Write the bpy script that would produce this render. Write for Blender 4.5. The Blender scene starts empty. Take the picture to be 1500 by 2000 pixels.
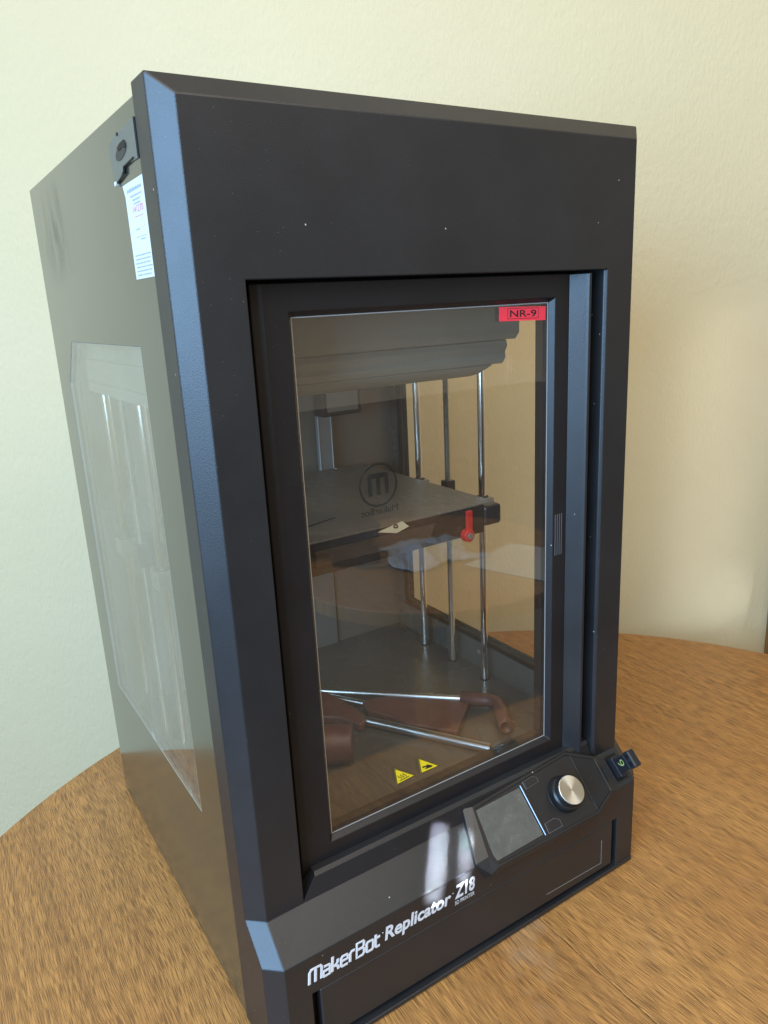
import bpy, bmesh, math, random
from mathutils import Vector, Matrix
random.seed(7)
S = bpy.context.scene
C = bpy.context.collection
R = math.radians

# ------------------------------------------------------------------ camera
W = 0.493
H = 0.8342
cam_d = bpy.data.cameras.new('camera')
cam = bpy.data.objects.new('camera', cam_d); C.objects.link(cam)
def cam_setup():
    yaw, pitch, roll = -0.5609, -0.2708, -0.0509
    cy, sy, cp, sp, cr, sr = math.cos(yaw), math.sin(yaw), math.cos(pitch), math.sin(pitch), math.cos(roll), math.sin(roll)
    fwd = Vector((-sy*cp, cy*cp, sp)); right = Vector((cy, sy, 0)); up = right.cross(fwd)
    r2 = right*cr + up*sr; u2 = -right*sr + up*cr
    m = Matrix((r2, u2, -fwd)).transposed().to_4x4()
    m.translation = Vector((-0.1776, -0.5423, 0.6773))
    cam.matrix_world = m
    cam_d.sensor_fit = 'VERTICAL'; cam_d.sensor_height = 24.0
    cam_d.lens = 1475.39/2000*24.0
    cam_d.clip_start = 0.01; cam_d.clip_end = 50
cam_setup()
S.camera = cam

# ------------------------------------------------------------------ light
world = bpy.data.worlds.new("World"); S.world = world; world.use_nodes = True
bg = world.node_tree.nodes['Background']
bg.inputs[0].default_value = (1.0, 0.87, 0.68, 1); bg.inputs[1].default_value = 0.42
def area(name, loc, target, sx, sy, power, col, spread=180):
    l = bpy.data.lights.new(name, 'AREA'); l.shape = 'RECTANGLE'; l.size = sx; l.size_y = sy
    l.energy = power; l.color = col; l.spread = R(spread)
    o = bpy.data.objects.new(name, l); C.objects.link(o)
    o.location = loc
    o.rotation_euler = (Vector(target)-Vector(loc)).to_track_quat('-Z', 'Y').to_euler()
    return o
area('window_light', (-1.75, -0.80, 1.00), (0.2, 0.2, 0.50), 1.9, 1.4, 122, (0.35, 0.64, 1.02))
area('bounce_fill_light', (-0.1, -0.95, 2.25), (0.5, 0.45, 0.30), 2.6, 1.6, 47, (1.0, 0.90, 0.76))  # added soft fill imitating ceiling bounce, placed clear of the glass reflections
def sliver(name, a, b, src, sx, sy, power, spread):      # a sliver of daylight falling from a to b
    a, b, src = Vector(a), Vector(b), Vector(src); mid = (a+b)/2
    o = area(name, src, mid, sx, sy, power, (0.78, 0.88, 1.0), spread)
    z = (src-mid).normalized(); y = (a-b); y = (y-z*y.dot(z)).normalized(); x = y.cross(z)
    m = Matrix((x, y, z)).transposed().to_4x4(); m.translation = src; o.matrix_world = m
sliver('sun_sliver_light', (.2110, .0, .1416), (.1800, -.0311, .1080), (-0.75, -1.75, 1.30), 0.015, 0.070, 0.16, .35)
sliver('sun_sliver_light', (.2360, -.012, .130), (.2180, -.0311, .1100), (-0.75, -1.75, 1.30), 0.009, 0.045, 0.060, .35)
sliver('stray_reflection_light', (1.19, .376, .62), (1.19, .376, .02), (1.70, -1.30, .75), 0.08, 0.60, 0.08, 5.0)
sliver('stray_reflection_light', (1.225, .355, .06), (1.225, .355, -.04), (1.70, -1.30, .55), 0.09, 0.09, 0.018, 5.0)
S.view_settings.view_transform = 'Standard'; S.view_settings.look = 'None'
S.view_settings.exposure = 0.0; S.view_settings.gamma = 1.0
S.cycles.max_bounces = 12; S.cycles.transparent_max_bounces = 24; S.cycles.glossy_bounces = 6

# ------------------------------------------------------------------ materials
class NT:
    def __init__(s, name):
        s.m = bpy.data.materials.new(name); s.m.use_nodes = True
        s.t = s.m.node_tree; s.n = s.t.nodes; s.l = s.t.links
        s.b = s.n['Principled BSDF']; s.out = s.n['Material Output']
    def node(s, typ, **kw):
        n = s.n.new(typ)
        for k, v in kw.items():
            if hasattr(n, k) and not isinstance(n.bl_rna.properties.get(k), type(None)): setattr(n, k, v)
        return n
    def co(s, scale=(1,1,1), rot=(0,0,0), loc=(0,0,0)):
        tc = s.n.new('ShaderNodeTexCoord'); mp = s.n.new('ShaderNodeMapping')
        mp.inputs['Scale'].default_value = scale; mp.inputs['Rotation'].default_value = rot; mp.inputs['Location'].default_value = loc
        s.l.new(tc.outputs['Object'], mp.inputs[0]); return mp.outputs[0]
    def noise(s, vec, scale, detail=3, rough=.5, dist=0):
        n = s.n.new('ShaderNodeTexNoise'); n.inputs['Scale'].default_value = scale; n.inputs['Detail'].default_value = detail
        n.inputs['Roughness'].default_value = rough; n.inputs['Distortion'].default_value = dist
        s.l.new(vec, n.inputs['Vector']); return n.outputs[0]
    def ramp(s, fac, stops):
        n = s.n.new('ShaderNodeValToRGB'); e = n.color_ramp.elements
        e[0].position, e[0].color = stops[0][0], (*stops[0][1], 1); e[1].position, e[1].color = stops[-1][0], (*stops[-1][1], 1)
        for p, c in stops[1:-1]:
            x = e.new(p); x.color = (*c, 1)
        s.l.new(fac, n.inputs[0]); return n.outputs[0]
    def mix(s, fac, a, b, mode='MIX'):
        n = s.n.new('ShaderNodeMix'); n.data_type = 'RGBA'; n.blend_type = mode
        for i, v in ((0, fac), (6, a), (7, b)):
            if isinstance(v, (int, float)): n.inputs[i].default_value = v
            elif isinstance(v, tuple): n.inputs[i].default_value = (*v, 1)
            else: s.l.new(v, n.inputs[i])
        return n.outputs[2]
    def math(s, op, a, b=0.0):
        n = s.n.new('ShaderNodeMath'); n.operation = op
        for i, v in ((0, a), (1, b)):
            if isinstance(v, (int, float)): n.inputs[i].default_value = v
            else: s.l.new(v, n.inputs[i])
        return n.outputs[0]
    def bump(s, h, strength, dist=0.001):
        n = s.n.new('ShaderNodeBump'); n.inputs['Strength'].default_value = strength; n.inputs['Distance'].default_value = dist
        s.l.new(h, n.inputs['Height']); s.l.new(n.outputs[0], s.b.inputs['Normal'])
    def set(s, **kw):
        for k, v in kw.items():
            i = s.b.inputs[k.replace('_', ' ')]
            if isinstance(v, (int, float)): i.default_value = v
            elif isinstance(v, tuple): i.default_value = (*v, 1) if len(v) == 3 else v
            else: s.l.new(v, i)

def specks(s, vec, scale=90, thr=0.045, keep=0.8):
    v = s.n.new('ShaderNodeTexVoronoi'); v.feature = 'F1'; v.inputs['Scale'].default_value = scale
    s.l.new(vec, v.inputs['Vector'])
    lt = s.math('LESS_THAN', v.outputs['Distance'], thr)
    sep = s.n.new('ShaderNodeSeparateColor'); s.l.new(v.outputs['Color'], sep.inputs[0])
    k = s.math('GREATER_THAN', sep.outputs[0], keep)
    return s.math('MULTIPLY', lt, k)

def plastic(name, col, rough=.42, grain=.25, dust=True, spec=.5, smudge=True):
    s = NT(name); v = s.co()
    base = col
    if smudge:
        sm = s.ramp(s.noise(v, 7, 5, .6), [(.42, (0, 0, 0)), (.75, (1, 1, 1))])
        base = s.mix(s.math('MULTIPLY', sm, .16), col, tuple(min(1, c*2.2+.02) for c in col))
        rr = s.noise(v, 14, 4, .6)
        s.set(Roughness=s.math('ADD', s.math('MULTIPLY', rr, .16), rough-.08))
    else: s.set(Roughness=rough)
    if dust:
        sp = specks(s, v, 75, .050, .93)
        base = s.mix(sp, base, (.45, .42, .37))
        sp2 = specks(s, s.co(loc=(.3, .7, .1)), 240, .07, .80)
        base = s.mix(s.math('MULTIPLY', sp2, .35), base, (.3, .29, .27))
    s.set(Base_Color=base, Specular_IOR_Level=spec)
    if grain: s.bump(s.noise(v, 1100, 2, .6), grain, .0004)
    return s.m

M = {}
M['plastic'] = plastic('black_textured_plastic', (.015, .015, .016), .38, .35, True, .55)
M['door'] = plastic('black_door_plastic', (.011, .010, .011), .40, .25, True, .45)
M['darkgap'] = plastic('black_inner_plastic', (.006, .006, .006), .5, 0, False, .3, False)
M['gloss'] = plastic('gloss_black_plastic', (.012, .012, .013), .16, 0, True, .5)
M['panel'] = plastic('panel_black_plastic', (.014, .013, .013), .34, .2, True, .5)

def side_metal():
    s = NT('satin_painted_metal'); v = s.co()
    sm = s.noise(v, 6, 5, .65)
    col = s.ramp(sm, [(.3, (.034, .033, .022)), (.7, (.044, .042, .029))])
    # a rubbed dark patch high at the back of the panel
    mp = s.n.new('ShaderNodeMapping'); tc = s.n.new('ShaderNodeTexCoord'); s.l.new(tc.outputs['Object'], mp.inputs[0])
    mp.inputs['Location'].default_value = (0, -.395*9, -.765*16); mp.inputs['Scale'].default_value = (0, 9, 16)
    gr = s.n.new('ShaderNodeTexGradient'); gr.gradient_type = 'SPHERICAL'; s.l.new(mp.outputs[0], gr.inputs[0])
    br = s.noise(s.co((1, 40, 9), (R(12), 0, 0)), 1.0, 4, .6, .6)
    msk = s.math('MULTIPLY', gr.outputs[1], s.ramp(br, [(.38, (0, 0, 0)), (.70, (1, 1, 1))]))
    col = s.mix(s.math('MULTIPLY', msk, .9), col, (.012, .012, .010))
    s.set(Base_Color=col, Roughness=s.math('ADD', s.math('ADD', s.math('MULTIPLY', s.noise(v, 11, 4), .08), s.math('MULTIPLY', msk, .30)), .15),
          Specular_IOR_Level=.7, IOR=1.5, Coat_Weight=.30, Coat_Roughness=.10, Coat_IOR=1.55)
    s.bump(s.noise(v, 800, 2), .05, .0003)
    return s.m
M['side'] = side_metal()

def simple(name, col, rough=.5, metal=0, **kw):
    s = NT(name); s.set(Base_Color=col, Roughness=rough, Metallic=metal, **kw); return s.m
M['inner'] = None
def inner():
    s = NT('dark_grey_sheet_metal'); v = s.co()
    n = s.noise(v, 9, 5, .6)
    s.set(Base_Color=s.ramp(n, [(.3, (.105, .100, .088)), (.7, (.14, .134, .118))]), Metallic=.25,
          Roughness=s.math('ADD', s.math('MULTIPLY', n, .2), .16))
    return s.m
M['inner'] = inner()
M['wallinner'] = simple('brown_grey_lining', (.22, .18, .145), .42)
M['steel'] = simple('polished_steel', (.90, .89, .87), .14, 1)
M['screw'] = simple('screw_steel', (.42, .41, .38), .28, 1)
M['alu'] = simple('brushed_aluminium', (.62, .62, .61), .28, 1)
M['alu_tube'] = simple('dull_aluminium_tube', (.68, .68, .67), .33, 1)
M['zinc'] = simple('grey_bracket', (.33, .31, .28), .4, .5)
M['bellows'] = plastic('grey_bellows_fabric', (.27, .262, .22), .5, .1, False, .4)
M['brown'] = None
def brown():
    s = NT('brown_printed_plastic'); v = s.co((1, 1, 1))
    n = s.noise(v, 60, 3)
    s.set(Base_Color=s.ramp(n, [(.3, (.10, .042, .031)), (.7, (.15, .062, .045))]), Roughness=.38)
    w = s.n.new('ShaderNodeTexWave'); w.inputs['Scale'].default_value = 420; w.bands_direction = 'Z'; s.l.new(v, w.inputs[0])
    s.bump(w.outputs[1], .15, .0003); return s.m
M['brown'] = brown()
M['red'] = simple('red_lever_plastic', (.62, .012, .02), .35)
M['redlabel'] = simple('red_label_paper', (.86, .045, .075), .45)
M['ink'] = simple('black_ink', (.015, .012, .012), .6)
M['ink_grey'] = simple('grey_ink', (.30, .34, .36), .7)
M['ink_red'] = simple('red_ink', (.55, .16, .22), .7)
M['ink_violet'] = simple('violet_stamp_ink', (.58, .50, .80), .7)
M['white'] = simple('white_print', (.66, .66, .67), .5)
M['paper'] = simple('white_paper', (.60, .60, .575), .6)
M['yellow'] = simple('yellow_sticker', (.80, .60, .02), .4)
M['cream'] = simple('cream_masking_tape', (.62, .58, .40), .6)
M['usb'] = plastic('usb_black_plastic', (.012, .013, .017), .3, 0, False)
M['seal'] = simple('grey_glazing_seal', (.34, .33, .31), .5)
M['edge_glint'] = simple('painted_edge_glint', (.38, .36, .30), .4)  # pale colour painting the glint along the side-window edge
M['marker'] = simple('yellow_green_marker_ink', (.30, .36, .10), .6)
M['lcd'] = None
def lcd():
    s = NT('unlit_screen_glass'); v = s.co()
    n = s.noise(v, 80, 6, .7)
    s.set(Base_Color=s.ramp(n, [(.4, (.085, .084, .072)), (.75, (.12, .118, .10))]), Roughness=s.math('ADD', s.math('MULTIPLY', n, .25), .12), Specular_IOR_Level=.6)
    sp = specks(s, v, 300, .12, .75)
    return s.m
M['lcd'] = lcd()
def spun():
    s = NT('spun_aluminium'); tg = s.n.new('ShaderNodeTangent'); tg.direction_type = 'RADIAL'; tg.axis = 'Z'
    s.set(Base_Color=(.80, .79, .72), Metallic=1, Roughness=.30, Anisotropic=.85)
    s.l.new(tg.outputs[0], s.b.inputs['Tangent'])
    return s.m
M['spun'] = spun()

def glass(name, tint, boost, dirt=.03):
    m = bpy.data.materials.new(name); m.use_nodes = True; t = m.node_tree; t.nodes.clear()
    out = t.nodes.new('ShaderNodeOutputMaterial'); mx = t.nodes.new('ShaderNodeMixShader')
    tr = t.nodes.new('ShaderNodeBsdfTransparent'); gl = t.nodes.new('ShaderNodeBsdfGlossy'); fr = t.nodes.new('ShaderNodeFresnel')
    gl.inputs['Roughness'].default_value = .0; gl.inputs['Color'].default_value = (1, 1, 1, 1)
    tr.inputs[0].default_value = (*tint, 1)
    geo = t.nodes.new('ShaderNodeNewGeometry'); ir = t.nodes.new('ShaderNodeMapRange')   # same reflectance from either side of the sheet
    ir.inputs[3].default_value = boost; ir.inputs[4].default_value = 1/boost
    t.links.new(geo.outputs['Backfacing'], ir.inputs[0]); t.links.new(ir.outputs[0], fr.inputs[0])
    t.links.new(fr.outputs[0], mx.inputs[0]); t.links.new(tr.outputs[0], mx.inputs[1]); t.links.new(gl.outputs[0], mx.inputs[2])
    # a thin film of dust that scatters a little light
    df = t.nodes.new('ShaderNodeBsdfDiffuse'); df.inputs[0].default_value = (.6, .58, .52, 1)
    mx2 = t.nodes.new('ShaderNodeMixShader'); tc = t.nodes.new('ShaderNodeTexCoord'); nz = t.nodes.new('ShaderNodeTexNoise')
    nz.inputs['Scale'].default_value = 9; nz.inputs['Detail'].default_value = 8; nz.inputs['Roughness'].default_value = .75
    mr = t.nodes.new('ShaderNodeMapRange'); mr.inputs[1].default_value = .35; mr.inputs[2].default_value = .8; mr.inputs[3].default_value = dirt*.4; mr.inputs[4].default_value = dirt*2.2
    t.links.new(tc.outputs['Object'], nz.inputs[0]); t.links.new(nz.outputs[0], mr.inputs[0]); t.links.new(mr.outputs[0], mx2.inputs[0])
    t.links.new(mx.outputs[0], mx2.inputs[1]); t.links.new(df.outputs[0], mx2.inputs[2]); t.links.new(mx2.outputs[0], out.inputs[0])
    return m
M['glass'] = glass('tinted_door_glass', (.998, .985, .96), 1.66, .008)
M['pane'] = glass('clear_side_acrylic', (1.0, .99, .965), 1.32, .008)
M['pane_hazy'] = glass('hazy_side_acrylic', (.88, .87, .83), 1.95, .045)
M['logo_reflection'] = glass('painted_logo_reflection', (.58, .59, .58), 1.15, .02)  # dark tint that paints a mirrored logo's reflection onto the glass

def plaster():
    s = NT('cream_wallpaper'); v = s.co()
    n = s.noise(v, 1.3, 4, .6)
    col = s.ramp(n, [(.3, (.600, .520, .325)), (.7, (.640, .555, .355))])
    sp = specks(s, v, 7, .012, .8); col = s.mix(sp, col, (.35, .28, .2))
    s.set(Base_Color=col, Roughness=.8, Specular_IOR_Level=.12)
    h = s.math('ADD', s.noise(s.co((1, 1, .45)), 170, 5, .65), s.math('MULTIPLY', s.noise(v, 35, 3), .7))
    s.bump(h, .38, .005); return s.m
M['wall'] = plaster()

def oak(name, seed, dark=1.0):
    s = NT(name)
    off = (seed*3.1, seed*1.7, 0)
    v = s.co(loc=off)
    big = s.noise(s.co((3.2, .55, 1), loc=off), 2.0, 4, .55, .6)
    # growth rings: cathedral figure from a warped distance field
    wv = s.n.new('ShaderNodeTexWave'); wv.wave_type = 'BANDS'; wv.bands_direction = 'X'; wv.inputs['Scale'].default_value = 5.0
    wv.inputs['Distortion'].default_value = 9; wv.inputs['Detail'].default_value = 3; wv.inputs['Detail Scale'].default_value = .55; wv.inputs['Detail Roughness'].default_value = .45
    s.l.new(s.co((1, .22, 1), loc=off), wv.inputs[0])
    rings = s.ramp(wv.outputs[1], [(.0, (1, 1, 1)), (.25, (.25, .25, .25)), (.8, (0, 0, 0)), (1, (.7, .7, .7))])
    warp = s.n.new('ShaderNodeVectorMath'); warp.operation = 'MULTIPLY_ADD'
    nz = s.n.new('ShaderNodeTexNoise'); nz.inputs['Scale'].default_value = 6; nz.inputs['Detail'].default_value = 2; s.l.new(s.co((1, .4, 1), loc=off), nz.inputs[0])
    s.l.new(nz.outputs[1], warp.inputs[0]); warp.inputs[1].default_value = (.05, 0, 0); s.l.new(v, warp.inputs[2])
    mp = s.n.new('ShaderNodeMapping'); mp.inputs['Scale'].default_value = (1750, 40, 1); s.l.new(warp.outputs[0], mp.inputs[0])
    p1 = s.noise(mp.outputs[0], 1.0, 1, .35)
    mp2 = s.n.new('ShaderNodeMapping'); mp2.inputs['Scale'].default_value = (700, 9, 1); s.l.new(warp.outputs[0], mp2.inputs[0])
    p2 = s.noise(mp2.outputs[0], 1.0, 3, .6)
    dens = s.math('ADD', s.math('MULTIPLY', rings, .02), s.math('MULTIPLY', big, .03))
    pr = s.math('ADD', p1, dens)
    pores = s.ramp(pr, [(.50, (0, 0, 0)), (.60, (1, 1, 1))])
    pores2 = s.ramp(p2, [(.52, (0, 0, 0)), (.75, (1, 1, 1))])
    base = s.ramp(big, [(.25, (.53*dark, .268*dark, .080*dark)), (.75, (.455*dark, .215*dark, .062*dark))])
    base = s.mix(s.math('MULTIPLY', rings, .22), base, (.26*dark, .125*dark, .045*dark))
    base = s.mix(s.math('MULTIPLY', pores2, .06), base, (.26*dark, .125*dark, .045*dark))
    base = s.mix(s.math('MULTIPLY', pores, .72), base, (.105*dark, .050*dark, .020*dark))
    wv2 = s.n.new('ShaderNodeTexWave'); wv2.wave_type = 'BANDS'; wv2.bands_direction = 'X'; wv2.inputs['Scale'].default_value = 22.0
    wv2.inputs['Distortion'].default_value = 14; wv2.inputs['Detail'].default_value = 4; wv2.inputs['Detail Scale'].default_value = .30; wv2.inputs['Detail Roughness'].default_value = .5
    s.l.new(s.co((1, .16, 1), loc=off), wv2.inputs[0])
    fl = s.ramp(wv2.outputs[1], [(.55, (0, 0, 0)), (.95, (1, 1, 1))])
    fl = s.math('MULTIPLY', fl, s.ramp(s.noise(s.co((1.5, .5, 1), loc=off), 3, 3), [(.42, (.15, .15, .15)), (.62, (1, 1, 1))]))
    base = s.mix(s.math('MULTIPLY', fl, .30), base, (.16*dark, .075*dark, .028*dark))
    wear = s.ramp(s.noise(v, 5, 6, .7), [(.60, (0, 0, 0)), (.78, (1, 1, 1))])
    base = s.mix(s.math('MULTIPLY', wear, .30), base, (.40, .33, .25))
    s.set(Base_Color=base, Roughness=s.math('ADD', s.math('MULTIPLY', wear, .2), .36), Specular_IOR_Level=.45)
    s.bump(s.math('SUBTRACT', 0, pores), .35, .0006)
    return s.m
M['oak'] = oak('oiled_oak', 0)
M['oak2'] = oak('oiled_oak_leaf', 2.3)
M['oak3'] = oak('far_oak', 5.1)
M['frame_oak'] = oak('door_frame_oak', 7.3, .8)
M['floor'] = simple('brown_floor', (.20, .145, .10), .5)
def cloth():
    s = NT('white_cotton_cloth'); s.set(Base_Color=(.46, .50, .58), Roughness=.85); s.bump(s.noise(s.co(), 40, 4), .4, .01); return s.m
M['cloth'] = cloth()

# ------------------------------------------------------------------ mesh helpers
def finish(bm, name, mat, parent=None, bevel=0, smooth=False, seg=2, loc=None):
    bmesh.ops.recalc_face_normals(bm, faces=bm.faces)
    me = bpy.data.meshes.new(name); bm.to_mesh(me); bm.free()
    me.materials.append(mat)
    if smooth:
        for p in me.polygons: p.use_smooth = True
    o = bpy.data.objects.new(name, me); C.objects.link(o)
    if parent: o.parent = parent
    if bevel:
        b = o.modifiers.new('bevel', 'BEVEL'); b.width = bevel; b.segments = seg; b.limit_method = 'ANGLE'; b.angle_limit = R(25)
        b.harden_normals = False
    return o
def NB(): return bmesh.new()
def box(bm, x0, x1, y0, y1, z0, z1):
    v = [bm.verts.new((x, y, z)) for x in (x0, x1) for y in (y0, y1) for z in (z0, z1)]
    for f in ((0,1,3,2),(4,6,7,5),(0,4,5,1),(2,3,7,6),(0,2,6,4),(1,5,7,3)): bm.faces.new([v[i] for i in f])
def prism(bm, base, top):
    a = [bm.verts.new(p) for p in base]; b = [bm.verts.new(p) for p in top]; n = len(a)
    bm.faces.new(a[::-1]); bm.faces.new(b)
    for i in range(n): bm.faces.new((a[i], a[(i+1) % n], b[(i+1) % n], b[i]))
def ring_prism(bm, outer0, inner0, off):
    # closed frame: outer and inner loops with equal counts, extruded by vector off
    off = Vector(off); n = len(outer0)
    L = []
    for lp in (outer0, inner0):
        L.append([bm.verts.new(p) for p in lp]); L.append([bm.verts.new(Vector(p)+off) for p in lp])
    o0, o1, i0, i1 = L
    for k in range(n):
        j = (k+1) % n
        bm.faces.new((o0[k], o0[j], i0[j], i0[k])); bm.faces.new((o1[k], i1[k], i1[j], o1[j]))
        bm.faces.new((o0[k], o1[k], o1[j], o0[j])); bm.faces.new((i0[k], i0[j], i1[j], i1[k]))
def tube(bm, p0, p1, r0, r1=None, n=20, caps=True, inner=None):
    r1 = r0 if r1 is None else r1
    p0, p1 = Vector(p0), Vector(p1); d = (p1-p0).normalized()
    a = d.orthogonal().normalized(); b = d.cross(a)
    def rg(p, r): return [bm.verts.new(p + (a*math.cos(2*math.pi*k/n)+b*math.sin(2*math.pi*k/n))*r) for k in range(n)]
    A, B = rg(p0, r0), rg(p1, r1)
    for k in range(n): bm.faces.new((A[k], A[(k+1) % n], B[(k+1) % n], B[k]))
    if inner:
        A2, B2 = rg(p0, inner), rg(p1, inner)
        for k in range(n):
            j = (k+1) % n
            bm.faces.new((A2[k], B2[k], B2[j], A2[j])); bm.faces.new((A[k], A2[k], A2[j], A[j])); bm.faces.new((B[k], B[j], B2[j], B2[k]))
    elif caps: bm.faces.new(A[::-1]); bm.faces.new(B)
def lathe(bm, prof, origin, axis, n=48, ribs=None):
    o = Vector(origin); d = Vector(axis).normalized(); a = d.orthogonal().normalized(); b = d.cross(a)
    rings = []
    for i, (r, h) in enumerate(prof):
        ring = []
        for k in range(n):
            rr = r
            if ribs and ribs[0] <= i <= ribs[1]: rr = r*(1.0 + (ribs[2] if k % 2 else -ribs[2]))
            t = 2*math.pi*k/n
            ring.append(bm.verts.new(o + d*h + (a*math.cos(t)+b*math.sin(t))*rr))
        rings.append(ring)
    for A, B in zip(rings, rings[1:]):
        for k in range(n): bm.faces.new((A[k], A[(k+1) % n], B[(k+1) % n], B[k]))
    bm.faces.new(rings[0][::-1]); bm.faces.new(rings[-1])
def shade_auto(o, ang=35):
    for p in o.data.polygons: p.use_smooth = True
    try: o.data.set_sharp_from_angle(angle=R(ang))
    except Exception: pass
    return o
def empty(name, label, cat, loc=(0,0,0), group=None):
    o = bpy.data.objects.new(name, None); C.objects.link(o); o.location = loc; o.empty_display_size = .05
    o['label'] = label; o['category'] = cat
    if group: o['group'] = group
    return o
def tag(o, label, cat, group=None):
    o['label'] = label; o['category'] = cat
    if group: o['group'] = group
    return o
def struct(o): o['kind'] = 'structure'; return o

def place(o, origin, xaxis, yaxis, parent=None):
    x = Vector(xaxis).normalized(); y = Vector(yaxis).normalized(); z = x.cross(y).normalized(); y = z.cross(x)
    m = Matrix((x, y, z)).transposed().to_4x4(); m.translation = Vector(origin)
    o.matrix_world = m
    if parent: o.parent = parent
    return o
def text_obj(txt, name, mat, size, origin, xa, ya, parent, bold=0., shear=0., width=None, height=None, align='LEFT', mirror=False, thick=.00012):
    cu = bpy.data.curves.new('t', 'FONT'); cu.body = txt; cu.size = 1.0; cu.offset = bold; cu.shear = shear; cu.align_x = 'LEFT'
    cu.extrude = 0.001; cu.resolution_u = 6
    to = bpy.data.objects.new('t', cu); C.objects.link(to)
    bpy.context.view_layer.update()
    me = bpy.data.meshes.new_from_object(to.evaluated_get(bpy.context.evaluated_depsgraph_get()))
    bpy.data.objects.remove(to)
    xs = [v.co.x for v in me.vertices]; ys = [v.co.y for v in me.vertices]
    w, h = max(xs)-min(xs), max(ys)-min(ys); x0, y0 = min(xs), min(ys)
    sx = (width/w) if width else (height/h if height else size); sy = (height/h) if height else sx
    for v in me.vertices:
        x = (v.co.x-x0)*sx; y = (v.co.y-y0)*sy
        if mirror: x = (width or w*sx)-x
        v.co = (x, y, thick if v.co.z > 0 else 0.00002)
    me.materials.clear(); me.materials.append(mat); me.name = name
    o = bpy.data.objects.new(name, me); C.objects.link(o)
    return place(o, origin, xa, ya, parent)
def stroke_text(strokes, name, mat, r, origin, xa, ya, parent, sx, sy, shear=0):
    cu = bpy.data.curves.new('t', 'CURVE'); cu.dimensions = '3D'; cu.bevel_depth = r; cu.bevel_resolution = 2; cu.use_fill_caps = True
    for cyc, pts in strokes:
        sp = cu.splines.new('POLY'); sp.points.add(len(pts)-1); sp.use_cyclic_u = cyc
        for q, (x, y) in zip(sp.points, pts): q.co = ((x+shear*y)*sx, y*sy, 0, 1)
    to = bpy.data.objects.new('t', cu); C.objects.link(to); bpy.context.view_layer.update()
    me = bpy.data.meshes.new_from_object(to.evaluated_get(bpy.context.evaluated_depsgraph_get())); bpy.data.objects.remove(to)
    for v in me.vertices: v.co.z = v.co.z/r*.0002+.0001
    me.materials.clear(); me.materials.append(mat); me.name = name
    o = bpy.data.objects.new(name, me); C.objects.link(o)
    return place(o, origin, xa, ya, parent)
def techno(word):
    G = {
     'M': (1.15, [(0, [(0,0),(0,.82),(.16,1),(.95,1),(1.1,.85),(1.1,0)]), (0, [(.55,0),(.55,1)])]),
     'a': (.75, [(0, [(.05,.72),(.5,.72),(.62,.6),(.62,0),(.1,0),(0,.1),(0,.28),(.1,.38),(.62,.38)])]),
     'k': (.72, [(0, [(0,0),(0,1.1)]), (0, [(0,.36),(.3,.36),(.5,.55),(.5,.75)]), (0, [(.3,.36),(.52,.22),(.58,0)])]),
     'e': (.75, [(0, [(.62,0),(.1,0),(0,.1),(0,.6),(.12,.72),(.5,.72),(.62,.6),(.62,.38),(0,.38)])]),
     'r': (.52, [(0, [(0,0),(0,.58),(.14,.72),(.42,.72)])]),
     'B': (.88, [(1, [(0,0),(0,1.05),(.6,1.05),(.7,.93),(.7,.7),(.56,.56),(.74,.42),(.74,.13),(.6,0)]), (0, [(0,.56),(.56,.56)])]),
     'o': (.78, [(1, [(.1,0),(0,.1),(0,.62),(.1,.72),(.54,.72),(.64,.62),(.64,.1),(.54,0)])]),
     't': (.5, [(0, [(0,.95),(0,.1),(.1,0),(.42,0)]), (0, [(0,.68),(.42,.68)])]),
    }
    x = 0; out = []
    for ch in word:
        w, st = G[ch]
        for c, pts in st: out.append((c, [(x+a, b) for a, b in pts]))
        x += w+.1
    return out, x-.1

# ------------------------------------------------------------------ the setting
WN = Vector((.53, .848, 0)).normalized(); WT = Vector((WN.y, -WN.x, 0)); WC = WN*.95
def wallpt(t, z, dd=0): p = WC + WT*t + WN*dd; return (p.x, p.y, z)
bm = NB(); prism(bm, [wallpt(-3.4, -.75), wallpt(3.0, -.75), wallpt(3.0, -.75, .12), wallpt(-3.4, -.75, .12)],
                 [wallpt(-3.4, 2.3), wallpt(3.0, 2.3), wallpt(3.0, 2.3, .12), wallpt(-3.4, 2.3, .12)])
struct(finish(bm, 'wall', M['wall']))
bm = NB(); prism(bm, [(-8, -9, -.77), (9, -9, -.77), (9, 3, -.77), (-8, 3, -.77)], [(-8, -9, -.752), (9, -9, -.752), (9, 3, -.752), (-8, 3, -.752)])
struct(finish(bm, 'floor', M['floor']))
# wooden door frame standing on the wall at the right
t0 = (Vector((1.3155, .2985, 0))-WC).dot(WT)
df = empty('door_frame', 'brown wooden door frame on the cream wall beyond the table, at the right edge', 'door frame', wallpt(t0, -.75))
def wpl(bm, a, b, d0, d1, z0, z1):
    prism(bm, [wallpt(a, z0, -d0), wallpt(b, z0, -d0), wallpt(b, z0, -d1), wallpt(a, z0, -d1)], [wallpt(a, z1, -d0), wallpt(b, z1, -d0), wallpt(b, z1, -d1), wallpt(a, z1, -d1)])
for nm, a, b in (('jamb', t0, t0+.09),):
    bm = NB(); wpl(bm, a, b, .0, .035, -.75, 1.9)
    o = finish(bm, nm, M['frame_oak'], None, .003); o.parent = df; o.matrix_parent_inverse = Matrix.Translation(df.location).inverted()
bm = NB(); wpl(bm, t0+.091, t0+.14, .0, .02, -.75, 1.9)
o = finish(bm, 'moulding', M['frame_oak'], None, .003); o.parent = df; o.matrix_parent_inverse = Matrix.Translation(df.location).inverted()

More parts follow.
